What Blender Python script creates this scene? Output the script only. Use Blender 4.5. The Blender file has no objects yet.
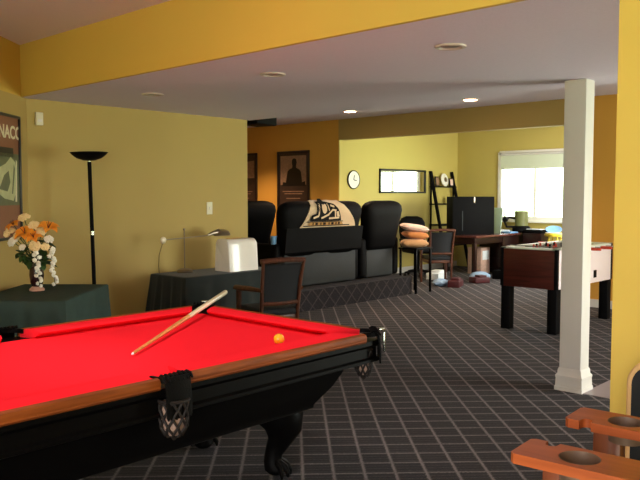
import bpy, bmesh, math, random
from mathutils import Vector, Matrix, Euler
random.seed(7)
S = bpy.context.scene
C = S.collection
PI = math.pi
R = math.radians

# ------------------------------------------------------------------ materials
def new_mat(name):
    m = bpy.data.materials.new(name)
    m.use_nodes = True
    nt = m.node_tree
    return m, nt, nt.nodes['Principled BSDF']

def lin(c):
    return tuple(((x/255)/12.92 if x/255 <= .04045 else ((x/255+.055)/1.055)**2.4) for x in c) + (1,)

def mat(name, col, rough=.6, spec=.4, metal=0, var=.12, scale=20, bump=0, bscale=80, coat=0, sheen=0, stretch=(1,1,1)):
    m, nt, b = new_mat(name)
    c = lin(col)
    tc = nt.nodes.new('ShaderNodeTexCoord')
    mp = nt.nodes.new('ShaderNodeMapping'); mp.inputs['Scale'].default_value = stretch
    nt.links.new(tc.outputs['Object'], mp.inputs['Vector'])
    n = nt.nodes.new('ShaderNodeTexNoise'); n.inputs['Scale'].default_value = scale; n.inputs['Detail'].default_value = 4
    nt.links.new(mp.outputs['Vector'], n.inputs['Vector'])
    r = nt.nodes.new('ShaderNodeMix'); r.data_type = 'RGBA'
    r.inputs['A'].default_value = tuple(x*(1-var) for x in c[:3]) + (1,)
    r.inputs['B'].default_value = tuple(min(1, x*(1+var)) for x in c[:3]) + (1,)
    nt.links.new(n.outputs['Fac'], r.inputs['Factor'])
    nt.links.new(r.outputs['Result'], b.inputs['Base Color'])
    b.inputs['Roughness'].default_value = rough
    b.inputs['Specular IOR Level'].default_value = spec
    b.inputs['Metallic'].default_value = metal
    b.inputs['Coat Weight'].default_value = coat
    b.inputs['Coat Roughness'].default_value = .08
    b.inputs['Sheen Weight'].default_value = sheen
    if bump:
        n2 = nt.nodes.new('ShaderNodeTexNoise'); n2.inputs['Scale'].default_value = bscale; n2.inputs['Detail'].default_value = 3
        nt.links.new(mp.outputs['Vector'], n2.inputs['Vector'])
        bp = nt.nodes.new('ShaderNodeBump'); bp.inputs['Strength'].default_value = bump; bp.inputs['Distance'].default_value = .01
        nt.links.new(n2.outputs['Fac'], bp.inputs['Height'])
        nt.links.new(bp.outputs['Normal'], b.inputs['Normal'])
    return m

def wood(name, dark, light, rough=.35, coat=.3, axis=0, scale=3):
    st = [14, 14, 14]; st[axis] = 1.2
    m, nt, b = new_mat(name)
    tc = nt.nodes.new('ShaderNodeTexCoord')
    mp = nt.nodes.new('ShaderNodeMapping'); mp.inputs['Scale'].default_value = st
    nt.links.new(tc.outputs['Object'], mp.inputs['Vector'])
    n = nt.nodes.new('ShaderNodeTexNoise'); n.inputs['Scale'].default_value = scale; n.inputs['Detail'].default_value = 6
    n.inputs['Distortion'].default_value = .6
    nt.links.new(mp.outputs['Vector'], n.inputs['Vector'])
    cr = nt.nodes.new('ShaderNodeValToRGB')
    cr.color_ramp.elements[0].position = .3; cr.color_ramp.elements[0].color = lin(dark)
    cr.color_ramp.elements[1].position = .7; cr.color_ramp.elements[1].color = lin(light)
    nt.links.new(n.outputs['Fac'], cr.inputs['Fac'])
    nt.links.new(cr.outputs['Color'], b.inputs['Base Color'])
    b.inputs['Roughness'].default_value = rough
    b.inputs['Specular IOR Level'].default_value = .2
    b.inputs['Coat Weight'].default_value = coat
    b.inputs['Coat Roughness'].default_value = .15
    return m

def carpet(name, vertical=False):
    m, nt, b = new_mat(name)
    N, L = nt.nodes, nt.links
    tc = N.new('ShaderNodeTexCoord')
    sep = N.new('ShaderNodeSeparateXYZ'); L.new(tc.outputs['Object'], sep.inputs[0])
    def mth(op, a, bb=None):
        n = N.new('ShaderNodeMath'); n.operation = op
        for i, v in enumerate((a, bb)):
            if v is None: continue
            if isinstance(v, (int, float)): n.inputs[i].default_value = v
            else: L.new(v, n.inputs[i])
        return n.outputs[0]
    X = sep.outputs['X']; Y = sep.outputs['Z'] if vertical else sep.outputs['Y']
    ang = R(45)
    p = mth('ADD', mth('MULTIPLY', X, math.cos(ang)), mth('MULTIPLY', Y, math.sin(ang)))
    q = mth('SUBTRACT', mth('MULTIPLY', X, math.sin(ang)), mth('MULTIPLY', Y, math.cos(ang)))
    nz = N.new('ShaderNodeTexNoise'); nz.inputs['Scale'].default_value = 110; nz.inputs['Detail'].default_value = 2
    L.new(tc.outputs['Object'], nz.inputs['Vector'])
    wob = mth('MULTIPLY', mth('SUBTRACT', nz.outputs['Fac'], .5), .03)
    def line(v, per, off, w):
        f = mth('FRACT', mth('ADD', mth('DIVIDE', mth('ADD', v, wob), per), off))
        d = mth('ABSOLUTE', mth('SUBTRACT', f, .5))
        d = mth('MULTIPLY', d, per)
        s = N.new('ShaderNodeMapRange'); s.interpolation_type = 'SMOOTHSTEP'
        L.new(d, s.inputs['Value'])
        s.inputs['From Min'].default_value = 0; s.inputs['From Max'].default_value = w
        s.inputs['To Min'].default_value = 1; s.inputs['To Max'].default_value = 0
        return s.outputs['Result']
    a = line(q, .1731, .156, .0155)
    c2 = line(p, .157, .648, .016)
    inner = mth('MULTIPLY', line(p, .0392, .2, .008), .16)
    tot = mth('MAXIMUM', mth('MAXIMUM', mth('MULTIPLY', a, .95), mth('MULTIPLY', c2, .72)), inner)
    n2 = N.new('ShaderNodeTexNoise'); n2.inputs['Scale'].default_value = 55; n2.inputs['Detail'].default_value = 6; n2.inputs['Roughness'].default_value = .75
    L.new(tc.outputs['Object'], n2.inputs['Vector'])
    base = N.new('ShaderNodeMix'); base.data_type = 'RGBA'
    base.inputs['A'].default_value = lin((4, 3, 5)); base.inputs['B'].default_value = lin((34, 28, 33))
    n3 = N.new('ShaderNodeMapRange'); n3.inputs['From Min'].default_value = .34; n3.inputs['From Max'].default_value = .66
    L.new(n2.outputs['Fac'], n3.inputs['Value']); L.new(n3.outputs['Result'], base.inputs['Factor'])
    tot = mth('MULTIPLY', tot, mth('ADD', mth('MULTIPLY', n3.outputs['Result'], .45), .68))
    mx = N.new('ShaderNodeMix'); mx.data_type = 'RGBA'
    L.new(base.outputs['Result'], mx.inputs['A']); mx.inputs['B'].default_value = lin((66, 58, 58) if vertical else (132, 122, 122))  # riser lines darker to hold the dimmer light on the platform
    L.new(tot, mx.inputs['Factor'])
    L.new(mx.outputs['Result'], b.inputs['Base Color'])
    b.inputs['Roughness'].default_value = .85
    b.inputs['Specular IOR Level'].default_value = .25
    b.inputs['Sheen Weight'].default_value = .04
    bp = N.new('ShaderNodeBump'); bp.inputs['Strength'].default_value = .4; bp.inputs['Distance'].default_value = .01
    L.new(nz.outputs['Fac'], bp.inputs['Height']); L.new(bp.outputs['Normal'], b.inputs['Normal'])
    return m

def emit(name, col, st):
    m, nt, b = new_mat(name)
    b.inputs['Base Color'].default_value = lin(col)
    b.inputs['Emission Color'].default_value = lin(col); b.inputs['Emission Strength'].default_value = st
    return m

def pane_mat():
    m = bpy.data.materials.new('window_glass'); m.use_nodes = True
    nt = m.node_tree; nt.nodes.clear()
    o = nt.nodes.new('ShaderNodeOutputMaterial'); mix = nt.nodes.new('ShaderNodeMixShader')
    t = nt.nodes.new('ShaderNodeBsdfTransparent'); g = nt.nodes.new('ShaderNodeBsdfGlossy'); g.inputs['Roughness'].default_value = .02
    f = nt.nodes.new('ShaderNodeFresnel'); f.inputs['IOR'].default_value = 1.3
    nt.links.new(f.outputs[0], mix.inputs[0]); nt.links.new(t.outputs[0], mix.inputs[1]); nt.links.new(g.outputs[0], mix.inputs[2])
    nt.links.new(mix.outputs[0], o.inputs[0])
    return m

M = {}
M['wall'] = mat('yellow_green_wall_paint', (182, 157, 91), .62, .3, var=.03, scale=3, bump=.05, bscale=260)
M['green'] = mat('lemon_wall_paint', (194, 176, 96), .62, .3, var=.03, scale=3, bump=.05, bscale=260)
M['gold'] = mat('golden_wall_paint', (210, 176, 80), .6, .3, var=.03, scale=3, bump=.05, bscale=260)
M['amber'] = mat('warm_lit_wall_paint', (204, 150, 62), .6, .3, var=.03, scale=3, bump=.05, bscale=260)  # golden paint tinted orange for the warm lamplight on it
M['amber_dimmed'] = mat('dim_lit_wall_paint', (166, 138, 80), .6, .3, var=.03, scale=3, bump=.05, bscale=260)  # same paint as the amber wall, recoloured for dimmer light on the header
M['ceil'] = mat('ceiling_paint', (224, 214, 230), .8, .2, var=.05, scale=60, bump=.35, bscale=120)
M['trim'] = mat('white_trim_paint', (208, 204, 196), .45, .4, var=.02, scale=6)
M['carpet'] = carpet('dark_lattice_carpet')
M['riser_carpet'] = carpet('dimmed_lattice_carpet_riser', True)
M['tile'] = mat('grey_floor_tile', (148, 138, 140), .35, .5, var=.08, scale=8)
M['felt'] = mat('red_felt', (240, 39, 53), 1, 0, var=.05, scale=300, bump=.05, bscale=500)
M['rail_wood'] = wood('rail_oak', (100, 46, 14), (144, 72, 24), .55, 0, 0)
M['rail_wood_y'] = wood('rail_oak_short', (100, 46, 14), (144, 72, 24), .55, 0, 1)
M['black_wood'] = mat('black_lacquered_wood', (6, 5, 5), .45, .07, var=.2, scale=12, coat=0)
M['black_leather'] = mat('black_leather', (5, 4, 4), .6, .09, var=.25, scale=30, bump=.25, bscale=140)
M['grey_leather'] = mat('charcoal_sheen_grey', (44, 47, 47), .6, .3, var=.15, scale=25, bump=.15, bscale=140)  # lighter copy of the black leather, carrying sheen on lit lower backs
M['net'] = mat('black_net_cord', (26, 18, 15), .7, .3)
M['net_liner'] = mat('pale_pocket_liner', (150, 122, 108), .7, .3, var=.25, scale=40)
M['silver'] = mat('silver_metal', (190, 195, 185), .25, .6, metal=1, var=.05)
M['brass'] = mat('brass_metal', (190, 150, 80), .3, .6, metal=1, var=.05)
M['cue_wood'] = wood('cue_maple', (196, 128, 62), (224, 158, 84), .3, .4, 0, 8)
M['cue_white'] = mat('ivory_lacquer', (226, 214, 182), .3, .5, var=.04, coat=.5)
M['ball'] = mat('yellow_ball_resin', (250, 178, 30), .12, .6, var=.02, coat=.6)
M['arm_wood'] = wood('cherry_wood', (132, 60, 24), (164, 80, 36), .45, .1, 1, 2)
M['post_wood'] = wood('cherry_upright_shaded', (92, 44, 24), (124, 62, 34), .45, .15, 2, 2)  # same cherry, darkened for the shadow under the arms
M['cup'] = mat('dark_bronze_cup', (112, 88, 72), .35, .6, metal=.3, var=.2)
M['chair_wood'] = wood('walnut_wood', (60, 34, 23), (96, 56, 38), .45, .1, 2, 2)
M['dark_fabric'] = mat('black_upholstery', (26, 27, 30), .7, .3, var=.15, scale=60, bump=.1, bscale=300)
M['tan_edge'] = mat('tan_piping', (206, 164, 112), .5, .4, var=.08)
M['foos_wood'] = wood('foosball_mahogany', (58, 24, 19), (84, 36, 27), .4, .2, 1, 2)
M['foos_white'] = mat('pale_side_panel', (232, 218, 220), .3, .5, var=.02)  # near-white colour of the long side panels
M['pitch'] = mat('pale_green_pitch', (212, 220, 200), .4, .4, var=.05)
M['black'] = mat('black_plastic', (8, 7, 8), .7, .1, var=.15)
M['red_plastic'] = mat('red_plastic', (200, 60, 36), .4, .5, var=.05)
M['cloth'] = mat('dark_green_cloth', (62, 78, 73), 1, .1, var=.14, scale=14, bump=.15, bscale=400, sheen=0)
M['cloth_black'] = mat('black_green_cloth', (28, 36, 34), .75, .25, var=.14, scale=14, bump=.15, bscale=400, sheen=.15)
M['vase'] = mat('burgundy_ceramic', (52, 22, 26), .25, .5, var=.2, coat=.4)
M['vase_foot'] = mat('pink_ceramic_foot', (206, 160, 140), .35, .5, var=.08)
M['orange_petal'] = mat('orange_petal', (236, 150, 44), .6, .3, var=.15, scale=40)
M['cream_petal'] = mat('cream_petal', (240, 214, 160), .65, .3, var=.1, scale=40)
M['white_petal'] = mat('white_petal', (238, 234, 220), .65, .3, var=.06, scale=40)
M['leaf'] = mat('leaf_green', (54, 84, 40), .5, .4, var=.25, scale=30)
M['stem'] = mat('stem_green', (62, 78, 40), .6, .3)
M['white_plastic'] = mat('white_plastic', (238, 232, 222), .25, .5, var=.02, coat=.3)
M['ivory'] = mat('ivory_plastic', (230, 224, 196), .4, .4, var=.02)
M['grey_metal'] = mat('brushed_nickel', (150, 138, 120), .32, .5, metal=.9, var=.1)
M['cord'] = mat('grey_cord', (112, 98, 58), .6, .3)
M['poster_red'] = mat('rust_poster_paper', (136, 84, 56), .4, .4, var=.12, scale=9)
M['poster_grey'] = mat('grey_green_poster_ink', (96, 104, 72), .4, .4, var=.3, scale=14)
M['poster_pale'] = mat('pale_poster_ink', (188, 192, 144), .4, .4, var=.25, scale=18)
M['poster_white'] = mat('white_poster_ink', (222, 214, 184), .4, .4, var=.05)
M['poster_dark'] = mat('dark_poster_paper', (58, 42, 34), .35, .4, var=.35, scale=12)
M['poster_mist'] = mat('tan_poster_mist', (148, 116, 92), .35, .4, var=.4, scale=22)
M['poster_black'] = mat('black_poster_ink', (18, 14, 14), .35, .4)
M['frame'] = mat('dark_brown_frame', (34, 20, 18), .35, .5, var=.1)
M['black_frame'] = mat('black_frame', (18, 17, 18), .35, .5)
M['mirror'], _nt, _b = new_mat('mirror_glass')
_b.inputs['Metallic'].default_value = 1; _b.inputs['Roughness'].default_value = .03; _b.inputs['Base Color'].default_value = (.9, .93, .9, 1)
M['clock_face'] = mat('white_clock_face', (236, 232, 220), .4, .4, var=.02)
M['blanket'] = mat('cream_fleece', (226, 196, 158), .9, .2, var=.08, scale=40, bump=.25, bscale=250, sheen=.3)
M['blanket_ink'] = mat('black_fleece', (22, 20, 20), .9, .2, var=.1, scale=60)
M['blanket_tan'] = mat('tan_fleece', (190, 142, 84), .9, .2, var=.1, scale=60)
M['pillow_beige'] = mat('beige_cushion_cloth', (210, 164, 116), .85, .2, var=.1, scale=40, sheen=.2)
M['pillow_pink'] = mat('pale_pink_cushion_cloth', (232, 200, 184), .85, .2, var=.06, scale=40, sheen=.2)
M['pillow_orange'] = mat('ochre_cushion_cloth', (196, 128, 70), .85, .2, var=.1, scale=40, sheen=.2)
M['desk_wood'] = wood('dark_cherry_desk', (28, 13, 11), (44, 20, 16), .4, .15, 0, 2)
M['desk_top'] = wood('dark_cherry_desktop', (74, 40, 36), (104, 62, 54), .25, .5, 0, 2)
M['paper'] = mat('white_paper', (232, 236, 238), .7, .3, var=.05)
M['paper_green'] = mat('pale_green_paper', (206, 232, 204), .7, .3, var=.05)
M['blue_paper'] = mat('light_blue_plastic', (120, 168, 214), .5, .4, var=.1)
M['olive'] = mat('olive_canister_enamel', (110, 112, 66), .45, .4, var=.15)
M['pink_box'] = mat('pink_printed_box', (206, 168, 150), .6, .3, var=.3, scale=25)
M['maroon'] = mat('maroon_plastic', (70, 24, 28), .5, .4, var=.2)
M['blue_cloth'] = mat('pale_blue_cloth', (140, 164, 190), .8, .2, var=.25, scale=20)
M['yellow_paint'] = mat('yellow_plastic', (224, 198, 60), .5, .4, var=.06)
M['window_white'] = mat('white_window_paint', (240, 238, 228), .45, .4, var=.02)
M['blind'] = mat('grey_green_blind_fabric', (214, 222, 198), .8, .2, var=.03)  # lightened in place of daylight shining through the fabric
M['bulb'] = emit('lit_bulb', (255, 190, 150), 30)
M['can_off'] = mat('unlit_bulb_glass', (140, 124, 116), .3, .5, var=.05)
M['can_trim'] = mat('grey_can_trim', (196, 180, 170), .35, .5, var=.03)
M['glass'] = pane_mat()

# ------------------------------------------------------------------ mesh builder
class MB:
    def __init__(self): self.bm = bmesh.new()
    def _add(self, t, mtx=None):
        if mtx is not None: t.transform(mtx)
        me = bpy.data.meshes.new('tmp'); t.to_mesh(me); t.free()
        self.bm.from_mesh(me); bpy.data.meshes.remove(me)
        return self
    def box(self, c, s, bevel=0, seg=2, rot=None, taper=None):
        t = bmesh.new(); bmesh.ops.create_cube(t, size=1)
        for v in t.verts:
            k = 1
            if taper and v.co.z < 0: v.co.x *= taper[0]; v.co.y *= taper[1]
            v.co = Vector((v.co.x*s[0], v.co.y*s[1], v.co.z*s[2]))
        if bevel: bmesh.ops.bevel(t, geom=list(t.edges), offset=bevel, segments=seg, affect='EDGES', profile=.5)
        mtx = Matrix.Translation(c)
        if rot is not None: mtx = mtx @ Euler(rot).to_matrix().to_4x4()
        return self._add(t, mtx)
    def b2(self, p, q, bevel=0, seg=2):
        c = [(a+b)/2 for a, b in zip(p, q)]; s = [abs(b-a) for a, b in zip(p, q)]
        return self.box(c, s, bevel, seg)
    def tube(self, pts, r, seg=12, caps=True, flat=1):
        pts = [Vector(p) for p in pts]
        rr = r if isinstance(r, (list, tuple)) else [r]*len(pts)
        t = bmesh.new(); rings = []
        prev = None
        for i, p in enumerate(pts):
            d = (pts[min(i+1, len(pts)-1)] - pts[max(i-1, 0)]).normalized()
            if prev is None:
                n = d.orthogonal().normalized()
            else:
                n = (prev - d*prev.dot(d)).normalized()
            prev = n
            b = d.cross(n)
            rings.append([t.verts.new(p + (n*math.cos(2*PI*k/seg) + b*math.sin(2*PI*k/seg)*flat)*rr[i]) for k in range(seg)])
        for a, b in zip(rings, rings[1:]):
            for k in range(seg):
                t.faces.new((a[k], a[(k+1) % seg], b[(k+1) % seg], b[k]))
        if caps:
            t.faces.new(rings[0][::-1]); t.faces.new(rings[-1])
        bmesh.ops.recalc_face_normals(t, faces=t.faces)
        return self._add(t)
    def lathe(self, prof, c=(0, 0, 0), seg=28, mtx=None, cap=True):
        t = bmesh.new(); rings = []
        for r, z in prof:
            rings.append([t.verts.new((r*math.cos(2*PI*k/seg), r*math.sin(2*PI*k/seg), z)) for k in range(seg)])
        for a, b in zip(rings, rings[1:]):
            for k in range(seg):
                t.faces.new((a[k], a[(k+1) % seg], b[(k+1) % seg], b[k]))
        if cap:
            t.faces.new(rings[0][::-1]); t.faces.new(rings[-1])
        bmesh.ops.recalc_face_normals(t, faces=t.faces)
        m = Matrix.Translation(c)
        if mtx is not None: m = m @ mtx
        return self._add(t, m)
    def ball(self, c, r, sub=3, scale=(1, 1, 1), noise=0):
        t = bmesh.new(); bmesh.ops.create_icosphere(t, subdivisions=sub, radius=1)
        for v in t.verts:
            k = 1 + random.uniform(-noise, noise)
            v.co = Vector((v.co.x*r*scale[0]*k, v.co.y*r*scale[1]*k, v.co.z*r*scale[2]*k))
        return self._add(t, Matrix.Translation(c))
    def prism(self, outer, h, holes=(), mtx=None, bevel=0):
        """polygon (with holes) in xy, extruded from z = 0 to h"""
        t = bmesh.new(); edges = []
        for loop in (outer, *holes):
            vs = [t.verts.new((x, y, 0)) for x, y in loop]
            edges += [t.edges.new((vs[i], vs[(i+1) % len(vs)])) for i in range(len(vs))]
        bmesh.ops.triangle_fill(t, use_beauty=True, use_dissolve=False, edges=edges, normal=(0, 0, 1))
        g = bmesh.ops.extrude_face_region(t, geom=list(t.faces))
        bmesh.ops.translate(t, vec=(0, 0, h), verts=[e for e in g['geom'] if isinstance(e, bmesh.types.BMVert)])
        bmesh.ops.recalc_face_normals(t, faces=t.faces)
        return self._add(t, mtx)
    def loft(self, rings, caps=True):
        t = bmesh.new(); rs = [[t.verts.new(p) for p in r] for r in rings]
        n = len(rs[0])
        for a, b in zip(rs, rs[1:]):
            for k in range(n):
                t.faces.new((a[k], a[(k+1) % n], b[(k+1) % n], b[k]))
        if caps:
            t.faces.new(rs[0][::-1]); t.faces.new(rs[-1])
        bmesh.ops.recalc_face_normals(t, faces=t.faces)
        return self._add(t)
    def sheet(self, fn, nu, nv, thick=.004):
        t = bmesh.new()
        g = [[t.verts.new(fn(i/nu, j/nv)) for j in range(nv+1)] for i in range(nu+1)]
        for i in range(nu):
            for j in range(nv):
                t.faces.new((g[i][j], g[i+1][j], g[i+1][j+1], g[i][j+1]))
        bmesh.ops.recalc_face_normals(t, faces=t.faces)
        if thick: bmesh.ops.solidify(t, geom=list(t.faces), thickness=thick)
        return self._add(t)
    def build(self, name, m, parent=None, smooth=True, angle=35):
        me = bpy.data.meshes.new(name); self.bm.to_mesh(me); self.bm.free()
        me.materials.append(m)
        if smooth:
            for p in me.polygons: p.use_smooth = True
            me.set_sharp_from_angle(angle=R(angle))
        o = bpy.data.objects.new(name, me); C.objects.link(o)
        if parent: o.parent = parent
        return o

def tag(o, label, cat, group=None, loc=None, rz=None):
    o['label'] = label; o['category'] = cat
    if group: o['group'] = group
    if loc is not None: o.location = loc
    if rz is not None: o.rotation_euler = (0, 0, rz)
    return o
def thing(name, label, cat, loc=(0, 0, 0), rz=0, group=None):
    o = bpy.data.objects.new(name, None); o.empty_display_size = .1; C.objects.link(o)
    return tag(o, label, cat, group, loc, rz)
def struct(name, mb, m, parent=None, smooth=False):
    o = mb.build(name, m, parent, smooth); 
    if parent is None: o['kind'] = 'structure'
    return o
def copy_tree(o, parent=None):
    c = o.copy(); C.objects.link(c)
    if parent: c.parent = parent
    for ch in list(o.children): copy_tree(ch, c)
    return c
def again(root, loc, rz, label, group=None):
    c = copy_tree(root); c.location = loc; c.rotation_euler = (0, 0, rz); c['label'] = label
    if group: c['group'] = group
    return c
def text(name, body, size, mtx, m, parent, extrude=.001):
    cu = bpy.data.curves.new(name, 'FONT'); cu.body = body; cu.size = size; cu.extrude = extrude
    cu.align_x = 'LEFT'; cu.offset = .004*size/.155
    t = bpy.data.objects.new(name, cu); C.objects.link(t)
    bpy.context.view_layer.update()
    me = bpy.data.meshes.new_from_object(t.evaluated_get(bpy.context.evaluated_depsgraph_get()))
    bpy.data.objects.remove(t)
    o = bpy.data.objects.new(name, me); C.objects.link(o)
    me.transform(mtx); me.materials.clear(); me.materials.append(m)
    o.parent = parent
    return o
def circle(cx, cy, r, n=32, ry=None):
    return [(cx + r*math.cos(2*PI*k/n), cy + (ry or r)*math.sin(2*PI*k/n)) for k in range(n)]

# ------------------------------------------------------------------ the setting
H = 2.9          # high ceiling
LOW = 2.44       # underside of the dropped bulkhead
struct('floor', MB().b2((-2.2, -3.3, -.1), (14.3, 13.3, 0)), M['carpet'])
struct('floor_tile', MB().b2((5.6, -1.6, 0), (9.0, 2.40, .004)), M['tile'])
struct('ceiling', MB().b2((-2.2, -3.3, H), (14.3, 13.3, H+.1)), M['ceil'])
# bulkhead: dropped ceiling with golden faces
struct('ceiling_bulkhead', MB().b2((3.19, -1.6, LOW), (6.02, 6.72, H)), M['ceil'])
struct('beam_front', MB().b2((3.16, -1.6, LOW), (3.19, 6.72, H)), M['gold'])
# wall with the floor lamp; a thick block ending in the corner by the seats
struct('wall_back', MB().b2((1.5, 6.70, 0), (5.96, 13.2, H)), M['wall'])
# angled wall on the left with the racing poster
d = Vector((-math.cos(R(42.0)), -math.sin(R(42.0)), 0)); nrm = Vector((d.y, -d.x, 0))   # along the wall / out of the room
if nrm.dot(Vector((-1, 1, 0))) < 0: nrm = -nrm
p0 = Vector((3.27, 6.72, 0))
LEFT_D, LEFT_N, LEFT_P = d, nrm, p0
def slab(p, q, n, th, z0, z1):
    P = [p, q, q+n*th, p+n*th]
    return MB().loft([[(v.x, v.y, z0) for v in P], [(v.x, v.y, z1) for v in P]])
struct('wall_left', slab(p0, p0+d*7.2, nrm, .12, 0, LOW), M['wall'])
struct('wall_left_upper', slab(p0, p0+d*7.2, nrm, .12, LOW, H), M['gold'])
# nook wall with film posters, header over the study, wall on the far right
struct('wall_nook', MB().b2((10.1, 8.9, 0), (14.2, 13.2, H)), M['amber'])
struct('wall_nook_end', MB().b2((5.96, 13.0, 0), (10.1, 13.2, H)), M['amber'])
struct('wall_study', MB().b2((10.105, 8.88, 0), (14.0, 8.9, H)), M['green'])
struct('beam_study', MB().b2((10.1, 4.4, 2.535), (10.25, 8.9, H)), M['amber_dimmed'])
struct('wall_far', MB().b2((10.1, -1.6, 0), (10.25, 4.4, H)), M['amber'])
struct('baseboard_far', MB().b2((10.08, -1.5, 0), (10.1, 4.4, .11)), M['trim'])
struct('baseboard_study', MB().b2((10.12, 8.865, 0), (13.98, 8.88, .11)), M['trim'])
# window wall
WV0, WV1, WZ0, WZ1 = 6.27, 7.85, 1.05, 2.43
mb = MB()
mb.b2((14.0, WV1, 0), (14.15, 8.9, H)).b2((14.0, 4.2, 0), (14.15, WV0, H))
mb.b2((14.0, WV0, 0), (14.15, WV1, WZ0)).b2((14.0, WV0, WZ1), (14.15, WV1, H))
struct('wall_window', mb, M['green'])
mb = MB()
mb.b2((10.25, 4.25, 0), (11.2, 4.4, H)).b2((13.2, 4.25, 0), (14.0, 4.4, H)).b2((11.2, 4.25, 0), (13.2, 4.4, .9)).b2((11.2, 4.25, 2.4), (13.2, 4.4, H))  # unseen window opening added to bring light into the study
struct('wall_study_side', mb, M['green'])
win = bpy.data.objects.new('window_1', None); C.objects.link(win); win['kind'] = 'structure'
mb = MB(); o = .06
for (a, b) in (((WV1-o, WZ0), (WV1+.03, WZ1)), ((WV0-.03, WZ0), (WV0+o, WZ1)), ((WV0, WZ1-o), (WV1, WZ1+.03)), ((WV0, WZ0-.03), (WV1, WZ0+o))):
    mb.b2((13.97, a[0], a[1]), (14.08, b[0], b[1]), .006)
mb.build('window_frame', M['window_white'], win)
MB().b2((14.0, 7.035, WZ0), (14.06, 7.085, WZ1), .004).build('mullion', M['window_white'], win)
MB().b2((13.93, WV0-.06, WZ0-.06), (14.02, WV1+.06, WZ0-.02), .006).build('window_sill', M['window_white'], win)
MB().b2((14.035, WV0+.05, WZ0+.05), (14.041, 7.04, WZ1-.05)).build('pane', M['glass'], win)
MB().b2((14.035, 7.08, WZ0+.05), (14.041, WV1-.05, WZ1-.05)).build('pane', M['glass'], win)
bl = thing('roller_blind', 'grey-green roller blind drawn down over the top of the far window', 'blind', (13.95, 7.06, 2.1))
MB().b2((-.006, -.73, 0), (.006, .73, .27)).build('fabric', M['blind'], bl)
MB().tube([(0, -.73, .285), (0, .73, .285)], .028, 14).build('roller', M['trim'], bl)
MB().b2((-.012, -.73, -.02), (.012, .73, .005), .004).build('bottom_bar', M['blind'], bl)

# right wall next to the viewer, its hidden room shell with windows behind the viewer
struct('wall_right', MB().b2((3.19, -3.2, 0), (3.33, 1.24, LOW)), M['gold'])
struct('wall_right_upper', MB().b2((3.19, -3.2, LOW), (3.33, -1.6, H)), M['gold'])
mb = MB()
mb.b2((-2.1, -3.2, 0), (-1.95, -2.2, H)).b2((-2.1, 1.4, 0), (-1.95, 2.4, H)).b2((-2.1, -2.2, 2.35), (-1.95, 1.4, H)).b2((-2.1, -2.2, 0), (-1.95, 1.4, .45))
struct('wall_behind', mb, M['gold'])
struct('wall_side', MB().b2((-2.1, -3.3, 0), (3.33, -3.2, H)), M['gold'])
mb = MB()
mb.b2((3.33, -1.6, 0), (6.02, -1.5, LOW)).b2((6.02, -1.6, 0), (6.4, -1.5, H)).b2((8.9, -1.6, 0), (10.1, -1.5, H)).b2((6.4, -1.6, 2.2), (8.9, -1.5, H))
struct('wall_door_side', mb, M['gold'])
# column
col = bpy.data.objects.new('column', None); C.objects.link(col); col['kind'] = 'structure'; col.location = (5.683, 2.5025, 0)
MB().box((0, 0, LOW/2), (.155, .175, LOW), .004).build('shaft', M['trim'], col)
mb = MB()
def sqr(k, z): return [(-.0775-k, -.0875-k, z), (.0775+k, -.0875-k, z), (.0775+k, .0875+k, z), (-.0775-k, .0875+k, z)]
mb.loft([sqr(.027, 0), sqr(.027, .03), sqr(.022, .035), sqr(.019, .10), sqr(.022, .105), sqr(.022, .12), sqr(.010, .135), sqr(.008, .165), sqr(.001, .18)])
mb.build('plinth', M['trim'], col)
# seating platform
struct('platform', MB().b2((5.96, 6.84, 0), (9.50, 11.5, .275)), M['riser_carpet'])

# ------------------------------------------------------------------ ceiling lights
def can(label, x, y, z, lit, group=None):
    t = thing('recessed_light', label, 'ceiling light', (x, y, z), 0, group)
    MB().lathe([(.058, -.002), (.072, -.012), (.092, -.009), (.096, 0), (.058, 0), (.058, -.002)], cap=False, seg=32).build('trim_ring', M['can_trim'], t)
    MB().lathe([(.001, -.006), (.05, -.012), (.074, -.0135), (.076, -.010)] if lit else [(.001, -.004), (.04, -.006), (.058, -.001)], seg=24, cap=False).build('bulb', M['bulb'] if lit else M['can_off'], t)
    if lit:
        t.scale = (1.25, 1.25, 1.25)
        l = bpy.data.lights.new('downlight', 'SPOT'); l.energy = 150; l.color = (1, .7, .45); l.spot_size = R(120); l.spot_blend = .6; l.shadow_soft_size = .06
        lo = bpy.data.objects.new('downlight', l); C.objects.link(lo); lo.parent = t; lo.location = (0, 0, -.03)
    return t
can('unlit recessed light in the dropped ceiling, nearest the white column', 3.85, 2.5, LOW, False)
can('unlit recessed light in the dropped ceiling, middle one of its row', 3.84, 4.03, LOW, False)
can('unlit recessed light in the dropped ceiling nearest the floor lamp', 3.87, 5.6, LOW, False)
can('small glowing recessed light above the black recliners', 9.19, 7.85, H, True)
can('small glowing recessed light nearer the white column', 9.22, 5.65, H, True)

t = can('added ceiling light in the nook near the film posters, unseen behind the wall corner', 8.8, 10.6, H, True)  # added out of sight to brighten the nook wall
[c for c in t.children if c.type == 'LIGHT'][0].data.energy = 260
for k, x in enumerate((1.1, 2.4)):  # lights added above the view to brighten the red felt
    t = can(('added unseen light in the high ceiling over the near half of the pool table', 'added unseen light in the high ceiling over the far half of the pool table')[k], x, 3.25, H, True)
    lg = [c for c in t.children if c.type == 'LIGHT'][0].data
    lg.energy = 85; lg.spot_size = R(64); lg.color = (1, .88, .78)
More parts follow.
